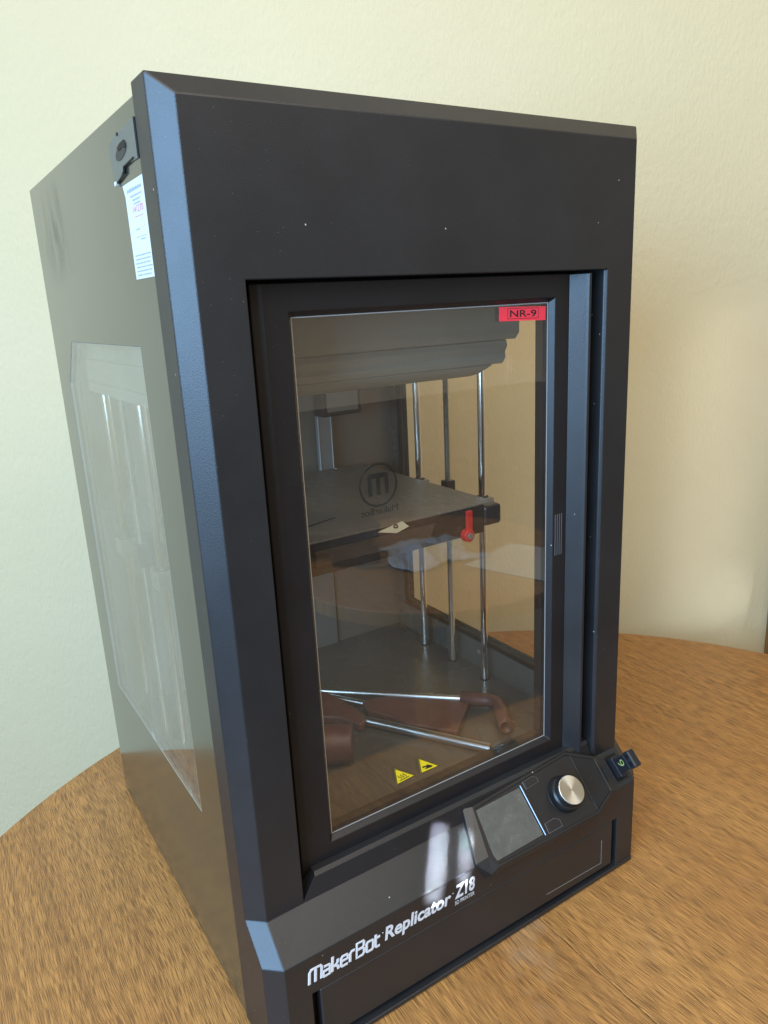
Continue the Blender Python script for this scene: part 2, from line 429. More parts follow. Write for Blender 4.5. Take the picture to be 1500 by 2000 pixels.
# ------------------------------------------------------------------ table
TC = Vector((.3618, -.1134)); TR = .8113; YE = -.25; TZ = -.0015
tb = empty('table', 'rounded oak table with a seam between its boards, carrying the black machine', 'table')
def arc_poly(xlo, xhi):
    pts = []
    N = 160
    for k in range(N+1):
        x = xlo+(xhi-xlo)*k/N
        q = TR*TR-(x-TC.x)**2
        if q < 0: continue
        y = TC.y+math.sqrt(q)
        pts.append((x, y))
    return pts
th = .028
seam = .3225
xl = TC.x-math.sqrt(TR**2-(YE-TC.y)**2); xr_ = TC.x+math.sqrt(TR**2-(YE-TC.y)**2)
YE = -.303
def yfront(x): return YE+.14*max(0, x-.25)**2
def tabletop(left, mat, nm):
    xs = seam-.0003 if left else seam+.0003
    a1 = math.acos((xs-TC.x)/TR); pts = []
    N = 90
    a_end = (math.pi+math.asin((TC.y-YE)/TR)) if left else -math.asin((TC.y-yfront(1.12))/TR)
    for k in range(N+1):
        a = a_end+(a1-a_end)*k/N; pts.append((TC.x+TR*math.cos(a), TC.y+TR*math.sin(a)))
    xe = pts[0][0]
    for k in range(16):
        x = xs+(xe-xs)*k/16; pts.append((x, yfront(x)))
    bm = NB(); prism(bm, [(x, y, TZ-th) for x, y in pts], [(x, y, TZ) for x, y in pts])
    return finish(bm, nm, mat, tb, .0012)
tabletop(True, M['oak'], 'board'); tabletop(False, M['oak2'], 'board')
bm = NB()
box(bm, -.25, .97, -.19, -.17, TZ-.11, TZ-th-.001)
finish(bm, 'apron', M['oak'], tb, .002)
for lx, ly in ((-.22, -.15), (.94, -.15), (-.02, .42), (.74, .42)):
    bm = NB(); tube(bm, (lx, ly, -.75), (lx, ly, TZ-th-.001), .022, .032, 16); shade_auto(finish(bm, 'leg', M['oak'], tb))

# second table, cloth, paper and adapter in the room behind the viewer (seen mirrored in the door glass)
C2 = Vector((.97, -1.02)); R2 = .40
t2 = empty('round_table', 'second round oak table in the room, mirrored in the door glass', 'table', (C2.x, C2.y, -.75))
bm = NB(); tube(bm, (0, 0, .71), (0, 0, .748), R2, R2, 96); finish(bm, 'tabletop', M['oak3'], t2, .003)
bm = NB(); tube(bm, (0, 0, .0), (0, 0, .709), .05, .05, 24); finish(bm, 'pedestal', M['oak3'], t2)
def sheet(name, pts_fn, nu, nv, mat, thick=.004):
    bm = NB(); g = [[bm.verts.new(pts_fn(i/nu, j/nv)) for j in range(nv+1)] for i in range(nu+1)]
    for i in range(nu):
        for j in range(nv): bm.faces.new((g[i][j], g[i+1][j], g[i+1][j+1], g[i][j+1]))
    o = finish(bm, name, mat, None, 0, True)
    m = o.modifiers.new('solid', 'SOLIDIFY'); m.thickness = thick; m.offset = 1
    return o
from mathutils import noise as mn
def clothfn(u, v):
    x = .875+.23*u-.03*v+.02*math.sin(7*v); y = -1.15+.22*v+.03*u+.015*math.sin(9*u)
    h = .008+.022*abs(mn.noise(Vector((x*9, y*9, 1))))*math.sin(math.pi*min(1, max(0, u)))*math.sin(math.pi*v)*2+.008*mn.noise(Vector((x*40, y*40, 2)))
    return (x, y, max(.002, h))
tag(sheet('cloth', clothfn, 50, 50, M['cloth']), 'crumpled white cloth on the second table, mirrored in the door glass', 'cloth')
bm = NB(); pl = [(.994, -.884), (1.075, -.650), (1.27, -.80), (1.20, -.94)]
prism(bm, [(x, y, .0005) for x, y in pl], [(x, y, .003) for x, y in pl])
tag(finish(bm, 'sheet_of_paper', M['paper']), 'flat white sheet of paper on the second table, mirrored in the door glass', 'paper')
ad = empty('power_adapter', 'black power adapter with a trailing cable on the second table, mirrored in the glass', 'power adapter', (.79, -1.100, .0))
bm = NB(); box(bm, -.065, .065, -.035, .035, .001, .034); o = finish(bm, 'housing', M['usb'], ad, .006); o.rotation_euler.z = R(31)
bm = NB(); pts = [Vector((.07+.0*k, .03, .012)) for k in range(1)]
prev = Vector((-.03, .05, .006))
for k in range(1, 26):
    a = k/25; p = Vector((-.03+.20*a, .05+.05*math.sin(a*5), .006)); tube(bm, prev, p, .003, .003, 8); prev = p
finish(bm, 'cable', M['usb'], ad)

bm = NB(); bmesh.ops.create_icosphere(bm, subdivisions=4, radius=1.0)  # unseen dark lump, added to keep the door reflection dark over the platform
for v_ in bm.verts:
    q = v_.co.copy(); n_ = mn.noise(q*1.7)*.18+mn.noise(q*4)*.06
    sq = lambda a: math.copysign(abs(a)**.75, a)
    v_.co = Vector((sq(q.x)*.17*(1+n_), sq(q.y)*.10*(1+n_), max(0.0008, .045+sq(q.z)*.055*(1+n_))))
o = finish(bm, 'reflection_darkener', M['usb'], None, 0, True); o.rotation_euler.z = R(25); o.location = (.78, -1.26, 0)
tag(o, 'added dark lump on the second table, darkening the reflection in the door glass', 'reflection_darkener')

# ------------------------------------------------------------------ the printer
PR = empty('large_3d_printer', 'tall black boxed machine with glass door and control dial, standing on the oak table', '3d printer')
xc, yc, zc, yb = .0155, .0142, .0153, .0439
xi, Hi, D = .0012, .8264, .5019
ox0, ox1, oz1, z1, p, z2 = .0534, .4419, .6979, .1416, .0311, .1119
SL = Vector((0, -.7237, -.6901)); NN = Vector((0, -.6901, .7237))
def SP(x, s, t=0): return Vector((x, 0, z1))+SL*s+NN*t

# bezel
def bezel():
    bm = NB(); V = {}
    def v(*c):
        k = tuple(round(a, 5) for a in c)
        if k not in V: V[k] = bm.verts.new(k)
        return V[k]
    def q(*pts):
        try: bm.faces.new([v(*a) for a in pts])
        except ValueError: pass
    xs = [xc, ox0, ox1, W-xc]; zt = H-zc
    gz = .0715; gl0, gl1, gr0, gr1 = .0400, .0480, .4425, .4495
    q((xc,0,z1),(ox0,0,z1),(ox0,0,oz1),(xc,0,oz1))
    q((xc,0,oz1),(ox0,0,oz1),(ox0,0,zt),(xc,0,zt)); q((ox0,0,oz1),(ox1,0,oz1),(ox1,0,zt),(ox0,0,zt)); q((ox1,0,oz1),(W-xc,0,oz1),(W-xc,0,zt),(ox1,0,zt))
    # left and right chamfers, outer sides
    for s, X0, X1 in ((0, xc, 0), (1, W-xc, W)):
        q((X0,0,z1),(X1,yc,z1),(X1,yc,oz1),(X0,0,oz1)); q((X0,0,oz1),(X1,yc,oz1),(X1,yc,H),(X0,0,zt))
        q((X1,yc,z1),(X1,yb,z1),(X1,yb,oz1),(X1,yc,oz1)); q((X1,yc,oz1),(X1,yb,oz1),(X1,yb,H),(X1,yc,H))
        q((X0,0,z1),(X1,yc,z1),(X1,yc-p,z2),(X0,-p,z2))
        q((X1,yc,z1),(X1,yb,z1),(X1,yb,z2),(X1,yc-p,z2))
        q((X0,-p,z2),(X1,yc-p,z2),(X1,yc-p,gz),(X0,-p,gz)); q((X0,-p,gz),(X1,yc-p,gz),(X1,yc-p,0.0012),(X0,-p,0.0012))
        q((X1,yc-p,z2),(X1,yb,z2),(X1,yb,gz),(X1,yc-p,gz)); q((X1,yc-p,gz),(X1,yb,gz),(X1,yb,0.0012),(X1,yc-p,0.0012))
    q((ox1,0,z1),(W-xc,0,z1),(W-xc,0,oz1),(ox1,0,oz1))
    # top chamfer and top
    q((xc,0,zt),(ox0,0,zt),(ox1,0,zt),(W-xc,0,zt),(W,yc,H),(0,yc,H)); q((0,yc,H),(W,yc,H),(W,yb,H),(0,yb,H))
    # slope and the band above the drawer
    q((xc,0,z1),(ox0,0,z1),(ox1,0,z1),(W-xc,0,z1),(W-xc,-p,z2),(xc,-p,z2))
    q((xc,-p,z2),(W-xc,-p,z2),(W-xc,-p,gz),(gr1,-p,gz),(gl0,-p,gz),(xc,-p,gz))
    # columns beside the drawer, with returns into the grooves
    q((xc,-p,gz),(gl0,-p,gz),(gl0,-p,.0012),(xc,-p,.0012)); q((gr1,-p,gz),(W-xc,-p,gz),(W-xc,-p,.0012),(gr1,-p,.0012))
    q((gl0,-p,gz),(gr1,-p,gz),(gr1,-p+.014,gz),(gl0,-p+.014,gz))
    q((gl0,-p,gz),(gl0,-p,.0012),(gl0,-p+.014,.0012),(gl0,-p+.014,gz)); q((gr1,-p,gz),(gr1,-p,.0012),(gr1,-p+.014,.0012),(gr1,-p+.014,gz))
    # reveals of the door opening; the right one starts with a small chamfer
    q((ox0,0,z1),(ox0,0,oz1),(ox0,.045,oz1),(ox0,.045,z1))
    q((ox1,0,z1),(ox1,0,oz1),(ox1-.0028,.003,oz1),(ox1-.0028,.003,z1)); q((ox1-.0028,.003,z1),(ox1-.0028,.003,oz1),(ox1-.0028,.045,oz1),(ox1-.0028,.045,z1))
    q((ox0,0,oz1),(ox1,0,oz1),(ox1-.0028,.003,oz1),(ox1-.0028,.045,oz1),(ox0,.045,oz1))
    return finish(bm, 'bezel', M['plastic'], PR, .0009)
bezel()
# inside of the drawer recess
bm = NB(); box(bm, .0401, .4494, -p+.0141, -p+.02, .002, .071); finish(bm, 'recess_back', M['darkgap'], PR)
# drawer front and lip
bm = NB(); box(bm, .0480, .4425, -p+.0004, -p+.013, .0105, .0708)
dr = finish(bm, 'drawer_front', M['plastic'], PR, .0022, seg=3)
bm = NB()
for (a, b) in (((.335, .0228), (.4238, .0205)), ((.4238, .0205), (.4238, .053))):
    tube(bm, (a[0], -p+.0003, a[1]), (b[0], -p+.0003, b[1]), .00016, n=6)
finish(bm, 'scribed_line', M['seal'], dr)
bm = NB(); prism(bm, [(xc, -p-.0045, 0), (W-xc, -p-.0012, 0), (W-xc, -p+.02, 0), (xc, -p+.02, 0)], [(xc, -p-.0045, .0048), (W-xc, -p-.0012, .0048), (W-xc, -p+.02, .0048), (xc, -p+.02, .0048)])
finish(bm, 'bottom_lip', M['plastic'], PR, .0012)

# side panels
def side_panel(x0, x1, flip):
    bm = NB()
    wy = [.1124, .394, .440]; wz = [.1955, .602, .651]
    hole = [(.1124, .1955), (.440, .1955), (.440, .602), (.394, .651), (.1124, .651)]
    outer = [(yb-.001, .001), (D, .001), (D, .60), (D, Hi), (yb-.001, Hi)]
    ring_prism(bm, [(x0, y, z) for y, z in outer], [(x0, y, z) for y, z in hole], (x1-x0, 0, 0))
    return finish(bm, 'side_panel', M['side'] , PR, .0006)
side_panel(xi, xi+.005, False); side_panel(W-xi-.005, W-xi, True)
hole = [(.1124, .1955), (.440, .1955), (.440, .602), (.394, .651), (.1124, .651)]
def inset(poly, d):
    cy_ = sum(a for a, b in poly)/len(poly); cz_ = sum(b for a, b in poly)/len(poly)
    return [(a+(d if a < cy_ else -d), b+(d if b < cz_ else -d)) for a, b in poly]
for x0 in (xi+.0004, W-xi-.0034):
    bm = NB(); hp = inset(hole, .0006)
    prism(bm, [(x0, y, z) for y, z in hp], [(x0+.003, y, z) for y, z in hp])
    wn = finish(bm, 'side_window', M['pane_hazy'] if x0 < .1 else M['pane'], PR)
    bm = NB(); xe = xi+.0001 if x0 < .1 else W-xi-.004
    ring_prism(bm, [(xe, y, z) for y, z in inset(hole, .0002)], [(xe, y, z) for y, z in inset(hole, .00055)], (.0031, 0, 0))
    finish(bm, 'window_edge', M['edge_glint'] if x0 < .1 else M['darkgap'], wn)  # left strip is added, its pale colour painting the edge highlight
# top, back, floor, inner walls
bm = NB(); box(bm, xi+.0051, W-xi-.0051, yb, D, Hi-.006, Hi-.0005); finish(bm, 'top_panel', M['side'], PR)
bm = NB(); box(bm, xi+.0051, W-xi-.0051, D-.006, D-.0005, .002, Hi-.0065); finish(bm, 'back_panel', M['side'], PR)
bm = NB(); box(bm, .0065, W-.0065, .030, .476, .132, .1405); finish(bm, 'chamber_floor', M['inner'], PR)
bm = NB(); box(bm, .0065, W-.0065, .4765, .480, .1406, .80); finish(bm, 'chamber_back', M['wallinner'], PR)
bm = NB(); box(bm, .359, .3602, .474, .4763, .1406, .43); finish(bm, 'panel_seam', M['darkgap'], PR)
bm = NB(); box(bm, .0066, .359, .4740, .4762, .1407, .43); finish(bm, 'rear_cover', M['alu'], PR); 
bpy.data.objects['rear_cover'].data.materials[0] = simple('grey_cover', (.20, .19, .172), .4)
for xw in (.0066, W-.0098):
    bm = NB(); x1 = xw+.0032
    ring_prism(bm, [(xw, .046, .1406), (xw, .476, .1406), (xw, .476, .62), (xw, .476, .80), (xw, .046, .80)],
               [(xw, y, z) for y, z in inset(hole, -.004)], (x1-xw, 0, 0))
    o = finish(bm, 'chamber_wall', M['inner'], PR)
    bm = NB(); rr = inset(hole, -.008)
    xa = xw+.0033 if xw < .1 else xw-.0042
    ring_prism(bm, [(xa, y, z) for y, z in inset(hole, -.010)], [(xa, y, z) for y, z in inset(hole, -.0035)], (.004, 0, 0))
    finish(bm, 'window_gasket', M['darkgap'], o)
bm = NB(); tube(bm, (W-.0105, .262, .166), (W-.0098, .262, .166), .0035, n=16); finish(bm, 'bolt', M['zinc'], PR)
# lintel inside above the door
bm = NB(); box(bm, .0066, W-.0066, .047, .105, .668, .80); finish(bm, 'lintel', M['darkgap'], PR)

# ---- door
d0 = .0180
gx0, gx1, gz0, gz1 = .0945, .3874, .1768, .6735
def door():
    bm = NB(); V = {}
    def lp(x0, x1, zz0, zz1, y): return [(x0, y, zz0), (x1, y, zz0), (x1, y, zz1), (x0, y, zz1)]
    zb, zt = .1430, .6955
    L = [lp(.0610, .4066, zb, zt, .0420), lp(.0612, .4066, zb, zt, .0280), lp(.0640, .4066, zb, zt, .0215), lp(.0730, .4066, zb, zt, d0),
         lp(gx0, gx1, gz0, gz1, d0), lp(gx0+.0042, gx1-.0042, gz0+.0042, gz1-.0042, d0+.0058), lp(gx0+.0042, gx1-.0042, gz0+.0042, gz1-.0042, .0420)]
    vs = [[bm.verts.new(q) for q in l] for l in L]
    for a, b in zip(vs, vs[1:]+vs[:1]):
        for k in range(4):
            j = (k+1) % 4; bm.faces.new((a[k], a[j], b[j], b[k]))
    return finish(bm, 'door', M['door'], PR, .0007)
dd = door()
bm = NB()   # pull ridge along the right of the door
pr_ = [(.4067, .0420), (.4067, .0180), (.4180, .0052), (.4196, .0032), (.4222, .0030), (.4240, .0052), (.4246, .0420)]
prism(bm, [(x, y, .1430) for x, y in pr_], [(x, y, .6950) for x, y in pr_]); finish(bm, 'pull_ridge', M['plastic'], dd, .0006)
for k in range(4):
    x = .3900+.0031*k
    bm = NB(); box(bm, x, x+.0013, d0-.0007, d0+.0002, .4025, .4490); finish(bm, 'grip_rib', simple('grey_rib_plastic', (.07, .068, .066), .4) if k == 0 else bpy.data.materials['grey_rib_plastic'], dd, .0003)  # ribs a little lighter than the door frame
bm = NB(); box(bm, gx0+.0036, gx1-.0036, d0+.0062, d0+.0092, gz0+.0036, gz1-.0036); gl = finish(bm, 'glass', M['glass'], dd)
bm = NB(); e0 = .0043; e1 = .0052; yq = d0+.0057
ring_prism(bm, [(gx0+e0, yq, gz0+e0), (gx1-e0, yq, gz0+e0), (gx1-e0, yq, gz1-e0), (gx0+e0, yq, gz1-e0)],
           [(gx0+e1, yq, gz0+e1), (gx1-e1, yq, gz0+e1), (gx1-e1, yq, gz1-e1), (gx0+e1, yq, gz1-e1)], (0, .0004, 0))
finish(bm, 'glass_seal', M['seal'], dd)
# red number label
yg = d0+.0061
bm = NB(); prism(bm, [(.3190, yg-.0003, .6540), (.3796, yg-.0003, .6522), (.3800, yg-.0003, .6655), (.3191, yg-.0003, .6672)][::-1],
                 [(.3190, yg, .6540), (.3796, yg, .6522), (.3800, yg, .6655), (.3191, yg, .6672)][::-1])
nl = finish(bm, 'number_label', M['redlabel'], dd)
dx = Vector((.0629, 0, -.0018)); dz = Vector((0, 0, 1))
text_obj('NR-9', 'lettering', M['ink'], 1, (.3325, yg-.00032, .6572), dx, dz, nl, bold=.012, width=.0345, height=.0066)
bm = NB(); a = (.3480, .6535); b = (.3905, .6533)
o0 = [(.3296, yg-.0004, .6556), (.3703, yg-.0004, .6546), (.3705, yg-.0004, .6646), (.3296, yg-.0004, .6655)]
o1 = [(.3300, yg-.0004, .6560), (.3699, yg-.0004, .6550), (.3701, yg-.0004, .6642), (.3300, yg-.0004, .6651)]
ring_prism(bm, o0, o1, (0, .0001, 0)); finish(bm, 'border', M['ink'], nl)
# warning triangles
def triangle(A, B, Cc, sym):
    A, B, Cc = [Vector((x, yg, z)) for x, z in (A, B, Cc)]; cen = (A+B+Cc)/3
    bm = NB(); prism(bm, [q-Vector((0, .0002, 0)) for q in (A, B, Cc)], [A, B, Cc])
    t = finish(bm, 'warning_sticker', M['yellow'], dd)
    bm = NB(); O = [cen+(q-cen)*1.0-Vector((0, .00045, 0)) for q in (A, B, Cc)]; I = [cen+(q-cen)*.90-Vector((0, .00045, 0)) for q in (A, B, Cc)]
    ring_prism(bm, O, I, (0, .0001, 0)); finish(bm, 'border', M['ink'], t)
    up = (A-(B+Cc)/2).normalized(); rt = (Cc-B).normalized(); s = (Cc-B).length
    bm = NB()
    def P(a, b): return cen+rt*a*s+up*b*s-Vector((0, .0005, 0))
    if sym == 'hot':
        tube(bm, P(-.25, -.19), P(.25, -.19), .00035, n=6)
        for k in (-1, 0, 1):
            pr = P(k*.13, -.12)
            for i in range(1, 9):
                q = P(k*.13+.035*math.sin(i/8*6.28), -.12+.28*i/8); tube(bm, pr, q, .0003, n=6); pr = q
    else:
        tube(bm, P(-.2, .02), P(.05, -.02), .0008, .0006, n=6); tube(bm, P(.0, -.05), P(.2, -.12), .0010, .0007, n=6)
        tube(bm, P(-.15, -.15), P(.2, -.17), .0004, n=6); tube(bm, P(.05, .06), P(.16, -.05), .0004, n=6); tube(bm, P(-.05, -.08), P(.1, -.1), .0009, n=6)
    finish(bm, 'symbol', M['ink'], t)
triangle((.1746, .2228), (.1770, .2028), (.1999, .2043), 'hot')
triangle((.2045, .2226), (.2072, .2034), (.2309, .2031), 'hand')
# round mirrored logo and word: a reflection painted faintly on the glass
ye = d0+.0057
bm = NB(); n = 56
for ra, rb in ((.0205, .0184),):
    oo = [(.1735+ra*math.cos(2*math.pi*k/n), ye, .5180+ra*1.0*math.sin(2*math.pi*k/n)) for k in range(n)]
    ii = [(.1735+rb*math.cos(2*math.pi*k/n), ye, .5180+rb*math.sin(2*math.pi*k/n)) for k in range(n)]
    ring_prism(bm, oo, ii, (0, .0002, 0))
em = finish(bm, 'emblem_reflection', M['logo_reflection'], dd)
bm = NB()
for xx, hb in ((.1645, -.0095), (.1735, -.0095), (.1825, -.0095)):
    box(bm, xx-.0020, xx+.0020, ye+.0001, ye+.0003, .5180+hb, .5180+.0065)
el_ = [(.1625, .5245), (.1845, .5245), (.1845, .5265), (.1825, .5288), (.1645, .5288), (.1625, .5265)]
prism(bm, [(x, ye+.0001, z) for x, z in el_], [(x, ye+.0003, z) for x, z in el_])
finish(bm, 'reflected_letter', M['logo_reflection'], em)
text_obj('MakerBot', 'reflected_word', M['logo_reflection'], 1, (.1535, ye, .4910), (1, 0, 0), (0, 0, 1), em, width=.040, height=.0062, mirror=True)

# ---- sill under the door
bm = NB()
Y0, Y1, Y2, Y3 = (.0002, .1417), (.0070, .1580), (.0100, .1612), (.0172, .1612)
lo = [(Y0[0], Y0[1]), (Y1[0], Y1[1]), (.0176, Y1[1]), (.0176, .1417)]
prism(bm, [(.0526, *lo[0]), (.0694, *lo[1]), (.0694, *lo[2]), (.0526, *lo[3])], [(.4380, *q) for q in lo])
sill = finish(bm, 'sill', M['door'], PR, .0004)
bm = NB(); prism(bm, [(.0695, Y1[0], .15805), (.0706, Y2[0], Y2[1]), (.0706, .0176, Y2[1]), (.0695, .0176, .15805)], [(.438, Y1[0], .15805), (.438, Y2[0], Y2[1]), (.438, .0176, Y2[1]), (.438, .0176, .15805)])
finish(bm, 'sill_edge', M['plastic'], PR)

# ---- control panel
CP0 = [(.2465, -.0125), (.4020, -.0205), (.4385, .0), (.4375, .0417), (.4035, .0572), (.2440, .0565), (.2320, .0410)]
CP1 = [(.2560, -.0100), (.4000, -.0185), (.4350, .0005), (.4338, .0412), (.4012, .0550), (.2530, .0535), (.2470, .0400)]
bm = NB(); t1 = .0085
A = [bm.verts.new(SP(x, s, -.022)) for x, s in CP0]; B = [bm.verts.new(SP(x, s, .0045 if k in (0, 5, 6) else .0070)) for k, (x, s) in enumerate(CP0)]
Cv = [bm.verts.new(SP(x, s, t1)) for x, s in CP1]; n = 7
# recessed face inside a rim
CP2 = [(.2585, -.0070), (.3985, -.0158), (.4325, .0020), (.4314, .0403), (.4000, .0525), (.2555, .0505), (.2530, .0400)]
Dv = [bm.verts.new(SP(x, s, t1)) for x, s in CP2]; Ev = [bm.verts.new(SP(x, s, t1-.0016)) for x, s in CP2]
for P_, Q_ in ((A, B), (B, Cv), (Cv, Dv), (Dv, Ev)):
    for k in range(n): bm.faces.new((P_[k], P_[(k+1) % n], Q_[(k+1) % n], Q_[k]))
bm.faces.new(Ev); bm.faces.new(A[::-1])
cp = finish(bm, 'control_panel', M['panel'], PR, .0005)
tf = t1-.0015
def face_prism(nm, pts, ta, tb_, mat, par, bev=.0003):
    bm = NB(); prism(bm, [SP(x, s, ta) for x, s in pts], [SP(x, s, tb_) for x, s in pts]); return finish(bm, nm, mat, par, bev)
face_prism('screen', [(.2548, -.0050), (.3206, -.0062), (.3206, .0466), (.2535, .0476), (.2535, .0400)], tf, tf+.0012, M['lcd'], cp)
face_prism('accent_panel', [(.4040, -.0128), (.4318, .0018), (.4306, .0398), (.4012, .0515)], tf, tf+.0009, M['gloss'], cp)
bm = NB(); tube(bm, SP(.3232, -.0075, tf+.0008), SP(.3232, .0482, tf+.0008), .0013, n=14); shade_auto(finish(bm, 'trim_bar', simple('dark_chromed_trim', (.16, .18, .24), .15, 1), cp))
def button(pts):
    cx = sum(a for a, b in pts)/len(pts); cs = sum(b for a, b in pts)/len(pts)
    big = [(cx+(a-cx)*1.10, cs+(b-cs)*1.14) for a, b in pts]
    bm = NB(); ring_prism(bm, [SP(x, s, tf-.0002) for x, s in big], [SP(x, s, tf-.0002) for x, s in pts], NN*.0006)
    rim = finish(bm, 'button_rim', simple('button_rim_plastic', (.10, .10, .105), .3), cp, .0002)
    sm = [(cx+(a-cx)*.95, cs+(b-cs)*.93) for a, b in pts]
    return face_prism('button', sm, tf-.0004, tf+.0012, M['panel'], cp, .0004)
button([(.3292, -.0095), (.3440, -.0103), (.3480, -.0075), (.3480, -.0035), (.3292, -.0020)])
button([(.3298, .0385), (.3430, .0380), (.3485, .0410), (.3485, .0478), (.3290, .0480)])
KO = SP(.3705, .0205, tf)
bm = NB(); lathe(bm, [(.0205, 0), (.0205, .0003), (.0200, .0008)], KO, NN, 64); finish(bm, 'knob_well', M['darkgap'], cp)
bm = NB(); lathe(bm, [(.0188, .0005), (.0188, .0075), (.0188, .0085), (.0172, .0105), (.0163, .0160), (.0158, .0168)], KO, NN, 128, ribs=(0, 1, .018))
kn = finish(bm, 'knob', M['panel'], cp)
m_ = KO+NN*.0169
bm = NB(); lathe(bm, [(.0160, 0), (.0160, .0008), (.0156, .0011)], (0, 0, 0), (0, 0, 1), 96)
cap = finish(bm, 'knob_cap', M['spun'], None); cap.matrix_world = Matrix.Translation(m_) @ NN.to_track_quat('Z', 'Y').to_matrix().to_4x4(); cap.parent = kn
# usb port
bm = NB(); o_ = [(.4512, .0050), (.4737, .0050), (.4737, .0375), (.4512, .0375)]; i_ = [(.4526, .0065), (.4722, .0065), (.4722, .0360), (.4526, .0360)]
ring_prism(bm, [SP(x, s, -.0001) for x, s in o_], [SP(x, s, -.0001) for x, s in i_], NN*.0012); up_ = finish(bm, 'usb_port', M['gloss'], PR, .0003)
face_prism('port_floor', i_, .0001, .0004, M['darkgap'], up_, 0)

# ---- lettering on the front
st, wid = techno('MakerBot'); X = (1, 0, 0); Z = (0, 0, 1); yt = -p-.0002
hh = .0148
stroke_text(st, 'lettering', M['white'], .0016, (.0378, yt, .0838), X, Z, PR, (.1145-.0378)/wid, hh, shear=.12)
text_obj('Replicator', 'lettering', M['white'], 1, (.1196, yt, .0802), X, Z, PR, bold=.028, shear=.16, width=.0808, height=.0198)
text_obj('Z18', 'lettering', M['white'], 1, (.2050, yt, .0865), X, Z, PR, bold=.030, shear=.14, width=.0265, height=.0165)
text_obj('3D PRINTER', 'lettering', M['white'], 1, (.2048, yt, .0795), X, Z, PR, width=.0258, height=.0046)
bm = NB(); tube(bm, (.1178, yt, .0957), (.1178, yt-.0002, .0957), .0006, n=10); finish(bm, 'trademark_dot', M['white'], PR)
bm = NB(); tube(bm, (.2028, yt, .0955), (.2028, yt-.0002, .0955), .0006, n=10); finish(bm, 'trademark_dot', M['white'], PR)

# ---- latch on the left side
bm = NB(); lp_ = [(.0465, .8120), (.0590, .8135), (.0760, .8115), (.1010, .8125), (.1230, .8080), (.1250, .7990), (.1215, .7920), (.1235, .7810), (.1130, .7780), (.1000, .7812), (.0900, .7850), (.0740, .7865), (.0465, .7860)]
prism(bm, [(xi-.0010, y, z) for y, z in lp_], [(xi-.00005, y, z) for y, z in lp_]); la = finish(bm, 'latch_plate', simple('latch_grey_plastic', (.10, .10, .085), .35), PR, .0004)
bm = NB(); n = 24; ov = []
for k in range(n):
    a = 2*math.pi*k/n; ov.append((.0900+.0150*math.cos(a)-.006*math.sin(a), .7975+.0055*math.sin(a)))
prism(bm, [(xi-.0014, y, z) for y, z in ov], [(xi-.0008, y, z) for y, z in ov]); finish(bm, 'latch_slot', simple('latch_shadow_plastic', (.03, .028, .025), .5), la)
bm = NB(); tube(bm, (xi-.0012, .0468, .8125), (xi-.0012, .0468, .7860), .0009, n=8); finish(bm, 'latch_seam', M['darkgap'], la)
bm = NB(); tube(bm, (xi-.0016, .0950, .8103), (xi-.0008, .0950, .8103), .0014, n=8); finish(bm, 'latch_pin', M['darkgap'], la)
bm = NB()
for pts, r in ((((.0600, .7880), (.0860, .7862)), .0008), (((.0860, .7862), (.0880, .7815)), .0012), (((.0880, .7815), (.1130, .7778)), .0008)):
    tube(bm, (xi-.0012, *pts[0]), (xi-.0012, *pts[1]), r, n=8)
finish(bm, 'latch_hook', M['darkgap'], la)
bm = NB(); tube(bm, (xi-.003, .1125, .7775), (xi-.001, .1125, .7775), .0018, n=10); finish(bm, 'rivet', M['white'], la)

bm = NB(); cr = [(.0990, .8010), (.0900, .8030), (.0780, .8035), (.0745, .8000), (.0770, .7975), (.0850, .7990), (.0950, .7985)]
prism(bm, [(xi-.0018, y, z) for y, z in cr], [(xi-.0013, y, z) for y, z in cr]); finish(bm, 'latch_opening', M['darkgap'], la)
# ---- paper label on the left side
xp = xi-.0002
PT = [(.1008, .7742), (.0462, .7750), (.0462, .7042), (.0952, .7042), (.0965, .7655)]
bm = NB(); prism(bm, [(xp-.0003, y, z) for y, z in PT], [(xp, y, z) for y, z in PT]); pa = finish(bm, 'paper_label', M['paper'], PR)
def line(y0, y1, z, h, mat, nm='print_line'):
    bm = NB(); k = 0; y = y0
    rnd = random.Random(int(z*1e5))
    while y > y1:
        w = rnd.uniform(.0008, .0026); hh_ = h*rnd.uniform(.7, 1.1)
        box(bm, xp-.00042, xp-.00033, max(y1, y-w), y, z-hh_/2, z+hh_/2); y -= w+rnd.uniform(.0003, .0009)
    return finish(bm, nm, mat, pa)
line(.0905, .0520, .7685, .0026, M['ink_grey']); line(.0830, .0530, .7640, .0013, M['ink_grey']); line(.0780, .0580, .7610, .0013, M['ink_grey']); line(.0760, .0590, .7583, .0014, M['ink_grey'])
text_obj('141270', 'print_number', M['ink_red'], 1, (xp-.00034, .0800, .7520), (0, -1, 0), (0, 0, 1), pa, bold=-.004, width=.0270, height=.0048)
line(.0770, .0550, .7490, .0006, M['ink_red']); line(.0780, .0680, .7400, .0012, M['ink_grey'])
bm = NB(); sc = [(.0600+.006*math.cos(a/9*2*math.pi), .7440+.004*math.sin(a/9*2*math.pi)) for a in range(9)]
ring_prism(bm, [(xp-.0004, y, z) for y, z in sc], [(xp-.0004, .06+(y-.06)*.75, .744+(z-.744)*.75) for y, z in sc], (.00006, 0, 0)); finish(bm, 'stamp', M['ink_violet'], pa)
line(.0800, .0530, .7345, .0005, M['ink_grey']); line(.0690, .0560, .7325, .0010, M['ink_grey'])
for k in range(6): line(.0900-.001*(k % 2), .0480+.002*(k % 3), .7215-.0029*k, .0011, M['ink_grey'])

